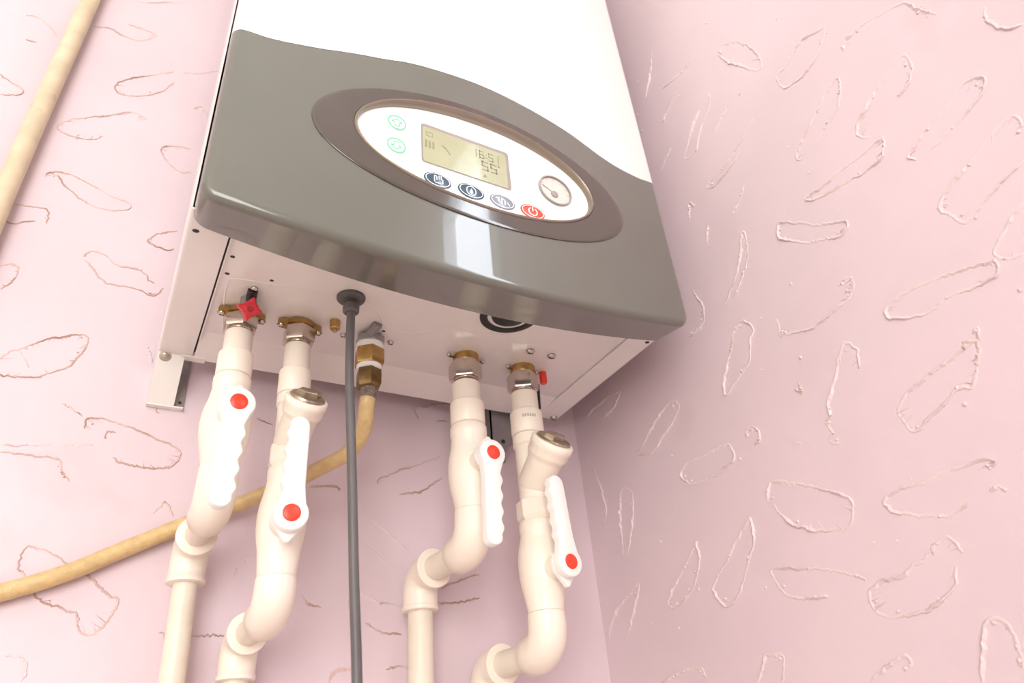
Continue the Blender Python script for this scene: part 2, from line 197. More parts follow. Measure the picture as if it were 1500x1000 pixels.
BACK_STROKES=[[(-0.2001,0.4161),(-0.1918,0.4191),(-0.1768,0.4112),(-0.1648,0.3988)],[(-0.1119,0.5067),(-0.1003,0.5101),(-0.0777,0.5236),(-0.0546,0.5409)],[(-0.1388,0.4360),(-0.1229,0.4411),(-0.1078,0.4375),(-0.0904,0.4378),(-0.0778,0.4511),(-0.0763,0.4602),(-0.0885,0.4606),(-0.1062,0.4600)],[(-0.0462,0.4067),(-0.0668,0.3874),(-0.0889,0.3676),(-0.0994,0.3498),(-0.0920,0.3397),(-0.0712,0.3475),(-0.0542,0.3648),(-0.0433,0.3881)],[(-0.0598,0.3148),(-0.0769,0.3176),(-0.0977,0.3003),(-0.1138,0.2901),(-0.1290,0.2782),(-0.1357,0.2644),(-0.1270,0.2582),(-0.1072,0.2584),(-0.0942,0.2695)],[(-0.1306,0.1954),(-0.1244,0.2037),(-0.1106,0.2056),(-0.0898,0.1988),(-0.0684,0.1902),(-0.0541,0.1880),(-0.0540,0.1805),(-0.0699,0.1727),(-0.0896,0.1745),(-0.1090,0.1873),(-0.1215,0.2011)],[(-0.1984,0.3151),(-0.1872,0.3082),(-0.1749,0.3018),(-0.1783,0.2913),(-0.1912,0.2866)],[(-0.1502,0.1513),(-0.1354,0.1534),(-0.1189,0.1543),(-0.1162,0.1378)],[(-0.1517,0.1318),(-0.1427,0.1300),(-0.1251,0.1380)],[(-0.0103,0.2888),(-0.0348,0.2821),(-0.0382,0.2696),(-0.0215,0.2514),(-0.0048,0.2521)],[(-0.0169,0.3529),(-0.0105,0.3610),(-0.0009,0.3465)],[(-0.0055,0.1679),(-0.0243,0.1558),(-0.0302,0.1464),(-0.0273,0.1438),(-0.0138,0.1392),(-0.0041,0.1424)],[(-0.0794,0.1093),(-0.0753,0.1174),(-0.0637,0.1178),(-0.0501,0.1084),(-0.0284,0.1083)],[(-0.1908,0.3775),(-0.1820,0.3781)],[(-0.0375,0.4092),(-0.0229,0.4149),(0.0000,0.4322)],[(-0.0772,0.1067),(-0.0693,0.0973),(-0.0600,0.0883),(-0.0545,0.0835),(-0.0472,0.0846),(-0.0396,0.0846),(-0.0274,0.0849),(-0.0173,0.0813),(-0.0115,0.0840),(-0.0066,0.0930)],[(-0.0460,0.1099),(-0.0350,0.1099),(-0.0249,0.1064),(-0.0202,0.0978),(-0.0151,0.0960)],[(-0.1385,0.0801),(-0.1315,0.0844),(-0.1258,0.0831),(-0.1239,0.0755),(-0.1266,0.0646),(-0.1324,0.0561)],[(-0.1083,-0.0284),(-0.1170,-0.0234),(-0.1151,-0.0117),(-0.1052,-0.0006),(-0.0941,0.0073),(-0.0816,0.0167),(-0.0678,0.0222),(-0.0597,0.0238),(-0.0561,0.0198),(-0.0576,0.0072),(-0.0619,-0.0048),(-0.0683,-0.0124),(-0.0787,-0.0190),(-0.0854,-0.0239),(-0.0987,-0.0269),(-0.1083,-0.0284)],[(-0.1040,-0.0004),(-0.0996,-0.0075),(-0.0929,-0.0166)],[(-0.0623,-0.0453),(-0.0446,-0.0542)],[(-0.0081,0.0241),(-0.0014,0.0071)],[(0.0050,-0.0299),(0.0115,-0.0422)],[(-0.0412,-0.0660),(-0.0413,-0.0557),(-0.0248,-0.0556),(-0.0071,-0.0594),(0.0114,-0.0658),(0.0302,-0.0723),(0.0358,-0.0794),(0.0328,-0.0889),(0.0227,-0.0940),(0.0102,-0.0955),(-0.0092,-0.0929),(-0.0161,-0.0889)],[(-0.0954,-0.0887),(-0.0776,-0.0862),(-0.0594,-0.0824),(-0.0322,-0.0798)],[(-0.0943,-0.0933),(-0.0774,-0.0945),(-0.0546,-0.0951),(-0.0500,-0.1029),(-0.0427,-0.1138)],[(0.0232,-0.1341),(0.0297,-0.1228),(0.0332,-0.1249),(0.0391,-0.1351)],[(-0.0579,-0.1855),(-0.0610,-0.1765),(-0.0595,-0.1682),(-0.0547,-0.1662),(-0.0370,-0.1730),(-0.0262,-0.1808),(-0.0094,-0.1903),(0.0040,-0.2011),(0.0104,-0.2050),(0.0101,-0.2131),(0.0032,-0.2251),(-0.0037,-0.2310),(-0.0120,-0.2253),(-0.0161,-0.2147),(-0.0399,-0.2065),(-0.0547,-0.1883),(-0.0579,-0.1855)],[(-0.0560,-0.2432),(-0.0444,-0.2441),(-0.0390,-0.2495),(-0.0381,-0.2567),(-0.0400,-0.2619)],[(0.0432,-0.2276),(0.0471,-0.2276),(0.0496,-0.2365)],[(-0.0245,-0.0724),(-0.0248,-0.0660),(-0.0174,-0.0662)],[(0.1515,-0.0969),(0.1750,-0.0930),(0.1815,-0.0962)],[(0.2193,-0.0868),(0.2192,-0.0813),(0.2411,-0.0704),(0.2670,-0.0586),(0.2911,-0.0466)],[(0.2412,-0.0953),(0.2637,-0.0903),(0.2753,-0.0820),(0.2903,-0.0717)],[(0.2030,-0.1188),(0.2201,-0.1276),(0.2388,-0.1415),(0.2575,-0.1579)],[(0.2039,-0.1464),(0.2181,-0.1553),(0.2337,-0.1654),(0.2468,-0.1659)],[(0.2024,-0.2084),(0.1940,-0.2075),(0.1925,-0.1986),(0.1994,-0.1928),(0.2067,-0.1925),(0.2216,-0.2000),(0.2341,-0.2008),(0.2519,-0.2061)],[(0.2099,-0.2182),(0.2221,-0.2246),(0.2319,-0.2278),(0.2443,-0.2266)],[(0.1799,-0.2660),(0.1838,-0.2571),(0.1995,-0.2553)],[(0.2840,-0.1850),(0.3066,-0.1754),(0.3270,-0.1694)],[(0.2809,-0.1995),(0.2999,-0.1989),(0.3255,-0.1921)],[(0.2299,-0.2566),(0.2419,-0.2536),(0.2517,-0.2558)],[(0.1507,-0.1956),(0.1603,-0.2040),(0.1695,-0.2059)],[(0.0937,-0.1848),(0.0959,-0.1716),(0.1056,-0.1657),(0.1114,-0.1708)],[(0.0967,-0.0343),(0.1118,-0.0386)],[(0.1523,-0.0963),(0.1794,-0.0934),(0.1812,-0.0980)],[(0.0672,-0.2299),(0.0932,-0.2296)],[(0.1799,-0.2635),(0.1876,-0.2551),(0.1985,-0.2552)],[(0.2635,-0.0075),(0.2577,0.0025),(0.2578,0.0062),(0.2756,0.0105),(0.3013,0.0175)],[(0.2847,-0.0065),(0.2980,-0.0043)]]

# ------------------------------------------------------------------ the room
T = 0.16
tag(MB().box((ROOM_X0-T, WALL_Y, ROOM_Z0), (WALL_X+T, WALL_Y+T, ROOM_Z1)).build('wall_back', 'pink_paint'), 'pink painted plaster wall behind the boiler', kind='structure')
wall_back = bpy.data.objects['wall_back']
m = MB(); y0, y1, z0, z1 = WIN2
m.box((WALL_X, y1, ROOM_Z0), (WALL_X+T, WALL_Y, ROOM_Z1)); m.box((WALL_X, ROOM_Y0-T, ROOM_Z0), (WALL_X+T, y0, ROOM_Z1))
m.box((WALL_X, y0, ROOM_Z0), (WALL_X+T, y1, z0)); m.box((WALL_X, y0, z1), (WALL_X+T, y1, ROOM_Z1))
wall_right = tag(m.build('wall_right', 'pink_paint'), 'pink textured plaster wall right of the boiler', kind='structure')
m = MB(); x0, x1, z0, z1 = WIN1
m.box((ROOM_X0, ROOM_Y0-T, ROOM_Z0), (x0, ROOM_Y0, ROOM_Z1)); m.box((x1, ROOM_Y0-T, ROOM_Z0), (WALL_X, ROOM_Y0, ROOM_Z1))
m.box((x0, ROOM_Y0-T, ROOM_Z0), (x1, ROOM_Y0, z0)); m.box((x0, ROOM_Y0-T, z1), (x1, ROOM_Y0, ROOM_Z1))
tag(m.build('wall_front', 'cream_wall'), 'cream wall with window behind the camera', kind='structure')
tag(MB().box((ROOM_X0-T, ROOM_Y0-T, ROOM_Z0), (ROOM_X0, WALL_Y, ROOM_Z1)).build('wall_left', 'cream_wall'), 'cream wall far left of the boiler', kind='structure')
tag(MB().box((ROOM_X0-T, ROOM_Y0-T, ROOM_Z0-0.1), (WALL_X+T, WALL_Y+T, ROOM_Z0)).build('floor', 'floor_tile'), 'plain floor below the frame', kind='structure')
tag(MB().box((ROOM_X0-T, ROOM_Y0-T, ROOM_Z1), (WALL_X+T, WALL_Y+T, ROOM_Z1+0.1)).build('ceiling', 'ceiling_white'), 'plain white ceiling above the frame', kind='structure')
def window(name, horiz, a0, a1, z0, z1, pos, mull, label):
    def bx(m, a, b, p, q, d0, d1):
        if horiz: m.box((a, pos+d0, p), (b, pos+d1, q))
        else: m.box((pos+d0, a, p), (pos+d1, b, q))
    w = 0.035; m = MB()
    bx(m, a0, a1, z0, z0+w, -.02, .02); bx(m, a0, a1, z1-w, z1, -.02, .02); bx(m, a0, a0+w, z0+w, z1-w, -.02, .02); bx(m, a1-w, a1, z0+w, z1-w, -.02, .02)
    fr = tag(m.build(name, 'frame_white'), label, kind='structure')
    for k in mull:
        m = MB(); bx(m, k-.02, k+.02, z0+w, z1-w, -.018, .018); m.build('mullion', 'frame_white', fr)
    e = [a0+w]+list(mull)+[a1-w]
    for i in range(len(e)-1):
        m = MB(); bx(m, e[i]+(.02 if i else 0), e[i+1]-(.02 if i < len(e)-2 else 0), z0+w, z1-w, -.003, .003); m.build('pane', 'window_glass', fr)
window('window_1', True, *WIN1, ROOM_Y0-0.06, (-1.15,), 'white framed window behind the camera')
window('window_2', False, *WIN2, WALL_X+0.005, (), 'narrow window in the right wall')

# plaster ridges left by the trowel: raised, ragged outlines standing proud of the wall
def ridge(pts, place, hh, ww, rnd, closed):
    P = [V((a, b)) for a, b in pts]
    dense = []
    for q in bez([(p.x, p.y, 0) for p in P], 6): dense.append(V((q.x, q.y)))
    L = [0]
    for i in range(1, len(dense)): L.append(L[-1]+(dense[i]-dense[i-1]).length)
    n = max(6, int(L[-1]/0.0014)); out = []; j = 0
    for k in range(n+1):
        d = L[-1]*k/n
        while j < len(L)-2 and L[j+1] < d: j += 1
        seg = max(L[j+1]-L[j], 1e-9); out.append(dense[j].lerp(dense[j+1], (d-L[j])/seg))
    c = V((0, 0))
    for p in out: c += p/len(out)
    R = []; wob = 0; hv = 1; ph = rnd.random()*6; 
    for k, p in enumerate(out):
        t = (out[min(k+1, n)]-out[max(k-1, 0)]); t = t.normalized() if t.length else V((1, 0)); nn = V((-t.y, t.x))
        if nn.dot(p-c) < 0: nn = -nn                      # outward
        wob = wob*0.7+rnd.gauss(0, 0.00040); hv = 0.7*hv+0.3*(0.1+rnd.random()*1.8)
        tap = min(1, k/4+.15, (n-k)/4+.15) if not closed else 1
        env = 0.55+0.45*math.sin(ph+k*0.11)
        h = hh*hv*tap*max(env, 0.15); w = ww*(0.6+0.6*hv)*(0.5+0.5*tap); q = p+nn*wob
        sec = [(-1.5*w, -0.0006), (-1.1*w, 0.12*h), (-0.35*w, 0.72*h), (0.1*w, h), (0.5*w, 0.7*h), (0.75*w, 0.1*h), (0.85*w, -0.0006)]
        R.append([place(q.x+nn.x*a, q.y+nn.y*a, b) for a, b in sec])
    return R
def strokes(data, wall, place, hh, ww, mats):
    rnd = random.Random(11)
    for i, l in enumerate(data):
        closed = l[0] == l[-1]; m = MB()
        m.rings(ridge(l, place, hh, ww, rnd, closed), closed=True, cap=(True, True))
        cx_ = sum(p[0] for p in l)/len(l); cz_ = sum(p[1] for p in l)/len(l)
        for k in range(len(l)-1):                        # ragged spurs dragged inwards from the edge
            if rnd.random() < 0.45: continue
            for q in range(rnd.randint(1, 4)):
                t_ = rnd.random(); a0 = l[k][0]+(l[k+1][0]-l[k][0])*t_; b0 = l[k][1]+(l[k+1][1]-l[k][1])*t_
                f_ = rnd.uniform(0.06, 0.28)
                a1 = a0+(cx_-a0)*f_+rnd.gauss(0, .0012); b1 = b0+(cz_-b0)*f_+rnd.gauss(0, .0012)
                hs = hh*rnd.uniform(0.2, 0.6); e = V((a1-a0, b1-b0)); 
                if e.length < .0008: continue
                nn = V((-e.y, e.x)).normalized()*ww*rnd.uniform(0.4, 0.9)
                R = []
                for u, hk in ((0, 1), (.35, .9), (.7, .55), (1, .05)):
                    px, pz = a0+e.x*u, b0+e.y*u; wk = 1-.6*u
                    R.append([place(px-nn.x*wk, pz-nn.y*wk, -.0005), place(px, pz, hs*hk), place(px+nn.x*wk, pz+nn.y*wk, -.0005)])
                m.rings(R, closed=True)
        for k in range(int(4+6*rnd.random())):            # loose crumbs of plaster along the edge
            q = rnd.randrange(len(l)-1); t_ = rnd.random()
            a0 = l[q][0]+(l[q+1][0]-l[q][0])*t_; b0 = l[q][1]+(l[q+1][1]-l[q][1])*t_; f_ = rnd.uniform(-0.02, 0.16)
            a0 += (cx_-a0)*f_; b0 += (cz_-b0)*f_; r_ = ww*rnd.uniform(0.6, 1.7); sq = rnd.uniform(0.5, 1.1); ph_ = rnd.random()*6.28
            R = []
            for rr, hk in ((1.0, -.4), (0.85, .3), (0.4, .75), (0.02, .85)):
                R.append([place(a0+r_*rr*math.cos(ph_+w*1.0472), b0+r_*rr*sq*math.sin(ph_+w*1.0472), r_*0.8*hk) for w in range(6)])
            m.rings(R)
        m.build('plaster_ridge', mats[0] if rnd.random() < mats[2] else mats[1], wall, angle=70)
    # small splatters
strokes(RIGHT_STROKES, wall_right, lambda a, b, h: (WALL_X-h, a, b), 0.0016, 0.00115, ('pink_ridge', 'pink_ridge_dirty', 1.01))
strokes(BACK_STROKES, wall_back, lambda a, b, h: (a, WALL_Y-h, b), 0.0011, 0.00075, ('pink_ridge', 'pink_ridge_dirty', 0.25))
rnd = random.Random(5)
m = MB()
for i in range(90):
    y = rnd.uniform(-0.5, 0.0); z = rnd.uniform(-0.36, 0.55); r = rnd.uniform(0.0007, 0.0019)
    m.lathe([(r, -0.0004), (r*0.85, r*0.4), (r*0.3, r*0.65), (0.0001, r*0.7)], (WALL_X, y, z), (-1, 0, 0), 8, squash=rnd.uniform(0.5, 1))
tag(m.build('plaster_splatter', 'pink_ridge', wall_right), kind='stuff')

# ------------------------------------------------------------------ the boiler
W = 0.42; XC = 0.21; ZT = 0.72
boiler = thing('gas_boiler', 'white and grey wall-hung gas boiler with an oval control panel', 'boiler')
def tt(x): return (x-XC)/XC
def yf(x): return -(0.233+0.014*(1-min(1, tt(x)**2)))
X0, X1 = 0.0022, W-0.0022
def dipf(x): return -0.0125-0.0245*(1-tt(x)**2)
def dipb(x): return -0.007-0.019*(1-tt(x)**2)
WAVE = [(0.0022,0.158),(0.0107,0.160),(0.0312,0.1585),(0.0679,0.1640),(0.0955,0.1712),(0.118,0.1762),(0.142,0.1830),(0.166,0.1865),(0.2065,0.1890),(0.2500,0.1855),(0.3040,0.1750),(0.3520,0.1590),(0.3880,0.1565),(0.418,0.161)]
def wave(x):
    for i in range(len(WAVE)-1):
        if x <= WAVE[i+1][0] or i == len(WAVE)-2:
            p0 = WAVE[max(i-1,0)][1]; p1 = WAVE[i][1]; p2 = WAVE[i+1][1]; p3 = WAVE[min(i+2,len(WAVE)-1)][1]
            t = (x-WAVE[i][0])/(WAVE[i+1][0]-WAVE[i][0]); t = max(0, min(1, t))
            return 0.5*(2*p1+(p2-p0)*t+(2*p0-5*p1+4*p2-p3)*t*t+(3*p1-p0-3*p2+p3)*t**3)
RC = 0.011
def corner_lift(x, r=RC):
    d = min(x-X0, X1-x); d = max(0, d)
    return r-math.sqrt(max(0, r*r-(r-d)**2)) if d < r else 0.0
def xs_list(n=60):
    a = [X0+RC*(1-math.cos(math.pi/2*i/12)) for i in range(13)]
    b = [X0+RC+(X1-X0-2*RC)*i/n for i in range(1, n)]
    return a+b+[X1-(q-X0) for q in reversed(a)]
RE = 0.0060
def edge_drop(d, r=RE): return r-math.sqrt(max(0, r*r-(r-d)**2)) if d < r else 0.0
OV = (0.2105, 0.0872, 0.1450, 0.0660)      # dark oval: centre x,z and half axes
IN = (0.2085, 0.0905, 0.1090, 0.0520)      # recessed white panel
def fascia():
    xs = xs_list(84); nv = 44; R = []
    outline = [(x, dipf(x)+corner_lift(x)) for x in xs]
    full = [(X0, 0.3)]+outline+[(X1, 0.3)]
    def dist(x, z):
        best = 9
        for i in range(len(full)-1):
            ax, az = full[i]; bx, bz = full[i+1]; dx, dz = bx-ax, bz-az; l = dx*dx+dz*dz
            if l < 1e-14: continue
            t = max(0, min(1, ((x-ax)*dx+(z-az)*dz)/l)); best = min(best, math.hypot(x-ax-t*dx, z-az-t*dz))
        return best
    vs, fs = [], []
    for x in xs:
        zb = dipf(x)+corner_lift(x); zt = wave(x)
        for j in range(nv+1):
            v = j/nv; z = zb+RE*1.3*(1-math.cos(math.pi/2*min(1, j/10))) if j <= 10 else zb+RE*1.3+(zt-zb-RE*1.3)*(j-10)/(nv-10)
            d = dist(x, z) if (j < 16 or x-X0 < RE*1.2 or X1-x < RE*1.2) else 9
            vs.append((x, yf(x)+edge_drop(d), z))
    k = nv+1
    for i in range(len(xs)-1):
        for j in range(nv):
            cx = (vs[i*k+j][0]+vs[(i+1)*k+j+1][0])/2; cz = (vs[i*k+j][2]+vs[(i+1)*k+j+1][2])/2
            if ((cx-OV[0])/0.130)**2+((cz-OV[1])/0.0585)**2 < 1: continue
            fs.append((i*k+j, (i+1)*k+j, (i+1)*k+j+1, i*k+j+1))
    m = MB().add(vs, fs)
    # skirt back to the casing
    loop = [vs[j] for j in range(nv, 0, -1)]+[vs[i*k] for i in range(len(xs))]+[vs[(len(xs)-1)*k+j] for j in range(1, nv+1)]
    back = []
    for (x, y, z) in loop:
        if z < 0.02:
            zb = dipf(x)+corner_lift(x); s = max(0, 1-(z-zb)/0.02); back.append((x, -0.194, z+s*(dipb(x)-dipf(x))))
        else: back.append((x, -0.194, z))
    m.rings([loop, back], closed=False, cap=(False, False))
    # inner return so the lip has thickness
    inn = [(min(max(x, X0+0.004), X1-0.004), -0.1945, z+0.004 if z < 0.02 else z) for x, y, z in back]
    inn2 = [(x, -0.225, z) for x, y, z in inn]
    m.rings([back, inn, inn2], closed=False, cap=(False, False))
    # top rim under the white front
    top = [vs[i*k+nv] for i in range(len(xs))]; topb = [(x, -0.2, z) for x, y, z in top]
    m.rings([top, topb], closed=False, cap=(False, False))
    return m
o = fascia().build('lower_fascia', 'grey_gloss', boiler, angle=50); o['label'] = 'glossy grey lower fascia with a downward-bowed edge'
def white_front():
    xs = xs_list(60); nv = 20; vs = []; fs = []; k = nv+1
    for x in xs:
        zb = wave(x)+0.0006
        for j in range(nv+1):
            z = zb+(ZT-zb)*j/nv; d = min(x-X0, X1-x, ZT-z+0.002)
            vs.append((x, yf(x)+edge_drop(max(0, d))-0.0004, z))
    for i in range(len(xs)-1):
        for j in range(nv): fs.append((i*k+j, (i+1)*k+j, (i+1)*k+j+1, i*k+j+1))
    m = MB().add(vs, fs)
    loop = [vs[j] for j in range(0, nv+1)]+[vs[i*k+nv] for i in range(len(xs))]+[vs[(len(xs)-1)*k+j] for j in range(nv, -1, -1)]+[vs[i*k] for i in range(len(xs)-1, -1, -1)]
    m.rings([loop, [(x, -0.194, z) for x, y, z in loop]], closed=True, cap=(False, False))
    return m
o = white_front().build('front_cover', 'white_enamel', boiler, angle=50); o['label'] = 'white enamelled front cover'

# casing: side sheets with flanges turned in under the bottom, back plate, top
SH = 0.0285
def side_sheet(sgn):
    X = (lambda v: v) if sgn < 0 else (lambda v: W-v)
    sec = [(SH, 0.0), (SH, 0.0012), (0.0012, 0.0014), (0.0012, ZT), (0.0, ZT), (0.0, 0.003), (0.0004, 0.0012), (0.0014, 0.0002), (0.003, 0.0)]
    return MB().rings([[(X(a), -0.2005, b) for a, b in sec], [(X(a), -0.001, b) for a, b in sec]], closed=True)
side_sheet(-1).build('side_panel', 'white_sheet', boiler, angle=60)
side_sheet(1).build('side_panel', 'white_sheet', boiler, angle=60)
MB().box((0.0012, -0.004, 0.004), (W-0.0012, -0.001, ZT)).build('back_plate', 'white_sheet', boiler)
MB().box((0.0012, -0.1935, ZT-0.003), (W-0.0012, -0.004, ZT)).build('top_plate', 'white_sheet', boiler)
# bottom panel, folded along the rear
sec = [(-0.1990, 0.0016), (-0.0475, 0.0016), (-0.0455, 0.0022), (-0.043, 0.0016), (0.0, -0.0012), (0.0, 0.0), (-0.043, 0.0034), (-0.1990, 0.0034)]
bp_ = MB().rings([[(SH+0.0016, a, b) for a, b in sec], [(W-SH+0.0020, a, b) for a, b in sec]], closed=True)
bp_.build('bottom_panel', 'white_sheet', boiler, angle=25)
MB().box((SH+0.0014, -0.1985, -0.0006), (SH+0.0024, -0.032, 0.0030)).build('panel_lip', 'white_sheet', boiler)
MB().box((SH+0.0001, -0.1985, 0.0030), (SH+0.0016, -0.012, 0.0040)).build('gap_shade_strip', 'black_rubber_and_shade', boiler)  # solid black strip standing in for shade between flange and panel
MB().box((0.020, -0.0045, -0.0016), (0.040, 0.004, -0.0004)).build('rear_tab', 'white_sheet', boiler)
# pressed outline on the bottom panel
def strip(pts, z, w, h):
    P = bez([(a, b, z) for a, b in pts], 8); R = []
    for i, p in enumerate(P):
        t = (P[min(i+1, len(P)-1)]-P[max(i-1, 0)]).normalized(); n = V((-t.y, t.x, 0))
        R.append([p-n*w+V((0, 0, .0004)), p-n*w*0.4-V((0, 0, h)), p+n*w*0.4-V((0, 0, h)), p+n*w+V((0, 0, .0004))])
    return MB().rings(R, closed=True)
strip([(0.0449,-0.059),(0.040,-0.0946),(0.0375,-0.1225),(0.0447,-0.1307),(0.1022,-0.1358),(0.1421,-0.1365),(0.1585,-0.129),(0.1694,-0.1142),(0.1828,-0.1064),(0.1969,-0.1071),(0.218,-0.119),(0.232,-0.129),(0.2832,-0.1297),(0.34,-0.130)], 0.0016, 0.0012, 0.0005).build('pressed_edge', 'white_sheet', boiler, angle=70)
def hole(x, y, z, r, squash=0.8):
    return MB().lathe([(r, -0.0006), (r, 0.0002), (r*0.9, 0.0003)], (x, y, z), (0, 0, -1), 14, squash=squash).build('screw_hole', 'black_rubber_and_shade', boiler)  # flat black disc painting the dark inside a hole
for x, y, z, r in ((0.0066, -0.1778, 0, .0024), (W-0.0066, -0.1778, 0, .0024), (0.0352, -0.1565, .0016, .0018), (0.0352, -0.1343, .0016, .0018), (0.068, -0.1384, .0016, .0016), (0.1739, -0.1019, .0016, .0016)): hole(x, y, z, r)
def screw(x, y, z, r, name='screw'):
    m = MB().lathe([(r*1.0, 0), (r*1.0, r*0.25), (r*0.8, r*0.6), (r*0.35, r*0.85), (0.0001, r*0.9)], (x, y, z), (0, 0, -1), 18)
    m.build(name, 'screw_metal', boiler)
    MB().box((x-r*0.6, y-r*0.1, z-r*0.93), (x+r*0.6, y+r*0.1, z-r*0.7)).build('screw_slot', 'black_rubber_and_shade', boiler)
screw(0.3149, -0.1213, 0.0016, 0.0042); screw(0.339, -0.1211, 0.0016, 0.0042)
screw(0.412, -0.0065, 0.0, 0.0042)
for x, y in ((0.1428, -0.0836), (0.1858, -0.0869)): screw(x, y, 0.0016, 0.0030)
# foot of the rear frame with its screw
m = MB().rings([[(q, -0.0016, -0.0002), (q, -0.0004, 0.0012), (q, 0.0310, -0.0345), (q, 0.0300, -0.0362)] for q in (0.0004, 0.0228)]); m.prism([(0.0, 0.0), (0.0345, 0.0), (0.0345, -0.0355), (0.0302, -0.0355)], (0.0004, 0, 0), (0, 1, 0), (0, 0, 1), (1, 0, 0), 0.0012)
foot = m.build('foot_channel', 'white_sheet', boiler)
MB().box((0.0010, 0.0330, -0.0360), (0.0310, 0.0345, 0.0150)).build('foot_web', 'zinc', boiler)
MB().box((0.0006, 0.0285, -0.0375), (0.0308, 0.0346, -0.0362)).build('foot_plate', 'white_sheet', boiler)
MB().lathe([(0.0050, 0), (0.0050, 0.0008), (0.0034, 0.0012), (0.0032, 0.0024), (0.0018, 0.0030), (0.0001, 0.0031)], (0.0072, 0.0010, -0.0022), (0, -0.72, -0.69), 18).build('foot_screw', 'screw_metal', boiler)
MB().lathe([(0.0014, 0), (0.0014, 0.0004)], (0.0275, 0.0330, -0.0300), (0, -1, 0), 12).build('screw_hole', 'black_rubber_and_shade', boiler)
# dark hanger behind the right-hand connections
m = MB(); m.prism([(0.336, 0.012), (0.336, -0.046), (0.352, -0.046), (0.366, -0.030), (0.366, 0.012)], (0, 0.006, 0), (1, 0, 0), (0, 0, 1), (0, 1, 0), 0.0016); m.box((0.336, 0.006, -0.046), (0.3376, 0.0335, 0.012)); m.box((0.336, 0.0318, -0.046), (0.366, 0.0335, 0.012))
hg = m.build('rear_hanger', 'bracket_grey', boiler); hg['label'] = 'dark grey metal hanger'
MB().lathe([(0.0024, 0), (0.0024, 0.0006)], (0.3500, 0.0060, -0.034), (0, -1, 0), 14).build('hanger_hole', 'black_rubber_and_shade', boiler)
# round grommet port
m = MB().lathe([(0.0200, -0.0004), (0.0200, 0.0012), (0.0215, 0.0020), (0.0250, 0.0020), (0.0268, 0.0008), (0.0268, -0.0004)], (0.268, -0.166, 0.0016), (0, 0, -1), 48, cap=(False, False)); m.build('port_ring', 'black_rubber_and_shade', boiler)
MB().lathe([(0.0165, -0.0004), (0.0160, 0.0010), (0.0120, 0.0022), (0.0001, 0.0026)], (0.268, -0.166, 0.0016), (0, 0, -1), 40).build('port_plug', 'black_rubber_and_shade', boiler)
# little plugs
MB().lathe([(0.0038, -0.001), (0.0038, 0.011), (0.0032, 0.0125), (0.0001, 0.0126)], (0.3485, -0.0880, 0.0016), (0, 0, -1), 16).build('red_plug', 'cap_red', boiler)
m = MB().lathe([(0.0046, -0.001), (0.0046, 0.0078), (0.0040, 0.0086), (0.0001, 0.0087)], (0.1300, -0.1015, 0.0016), (0, 0, -1), 8); m.build('drain_plug', 'brass', boiler, angle=30)
MB().lathe([(0.0018, 0), (0.0018, 0.0024), (0.0001, 0.0026)], (0.1300, -0.1015, -0.0070), (0, 0, -1), 10).build('drain_pin', 'screw_metal', boiler)
MB().tube(bez([(0.356, -0.066, 0.0005), (0.3565, -0.064, -0.0105), (0.357, -0.062, -0.026)], 5), 0.0017, 8).build('vent_tube', 'black_rubber_and_shade', boiler)

# control panel -----------------------------------------------------------
def polar(cx, cz, radii, yfun, segs=96):
    R = []
    for (a, b, dy) in radii:
        R.append([(cx+a*math.cos(2*math.pi*j/segs), yfun(cx+a*math.cos(2*math.pi*j/segs))+dy, cz+b*math.sin(2*math.pi*j/segs)) for j in range(segs)])
    return R
ov = [(OV[2], OV[3], 0.0006), (OV[2]-.0003, OV[3]-.0003, -0.0009), (OV[2]-.0012, OV[3]-.0012, -0.0013)]
for k in range(1, 7): ov.append((OV[2]+(IN[2]+.001-OV[2])*k/6, OV[3]+(IN[3]+.001-OV[3])*k/6, -0.0013))
R = polar(OV[0], OV[1], ov[:3], yf)
for k in range(1, 8):
    f_ = k/7; a = OV[2]-.0012+(IN[2]+.0028-OV[2]+.0012)*f_; b = OV[3]-.0012+(IN[3]+.0028-OV[3]+.0012)*f_; cx = OV[0]+(IN[0]-OV[0])*f_; cz = OV[1]+(IN[1]-OV[1])*f_
    R += polar(cx, cz, [(a, b, -0.0013)], yf)
R += polar(IN[0], IN[1], [(IN[2]+.0026, IN[3]+.0026, 0.006)], yf)
o = MB().rings(R, cap=(False, False)).build('oval_surround', 'dark_oval', boiler, angle=50); o['label'] = 'dark brown glossy oval surround'
YP = -0.2405
R = polar(IN[0], IN[1], [(IN[2]+.0025, IN[3]+.0025, 0.0), (IN[2]+.0022, IN[3]+.0022, -0.0022), (IN[2]+.0010, IN[3]+.0010, -0.0028), (IN[2], IN[3], -0.0020)], yf)
R += polar(IN[0], IN[1], [(IN[2]-.0008, IN[3]-.0008, 0.0)], lambda x: YP+0.0006)
o = MB().rings(R, cap=(False, False)).build('panel_rim', 'bronze_rim', boiler, angle=60); o['label'] = 'bronze rim around the recessed panel'
panel = MB().rings([[(IN[0]+(IN[2]+.0012)*math.cos(2*math.pi*j/96), YP+0.003, IN[1]+(IN[3]+.0012)*math.sin(2*math.pi*j/96)) for j in range(96)],
                    [(IN[0]+(IN[2]+.0012)*math.cos(2*math.pi*j/96), YP, IN[1]+(IN[3]+.0012)*math.sin(2*math.pi*j/96)) for j in range(96)]]).build('control_panel', 'panel_white', boiler)
panel['label'] = 'white oval control panel'
EX, EZ, EN = (1, 0, 0), (0, 0, 1), (0, -1, 0)
def rrect(x0, x1, z0, z1, r, n=6):
    out = []
    for cx, cz, a0 in ((x1-r, z1-r, 0), (x0+r, z1-r, 90), (x0+r, z0+r, 180), (x1-r, z0+r, 270)):
        for k in range(n+1):
            a = math.radians(a0+90*k/n); out.append((cx+r*math.cos(a), cz+r*math.sin(a)))
    return out
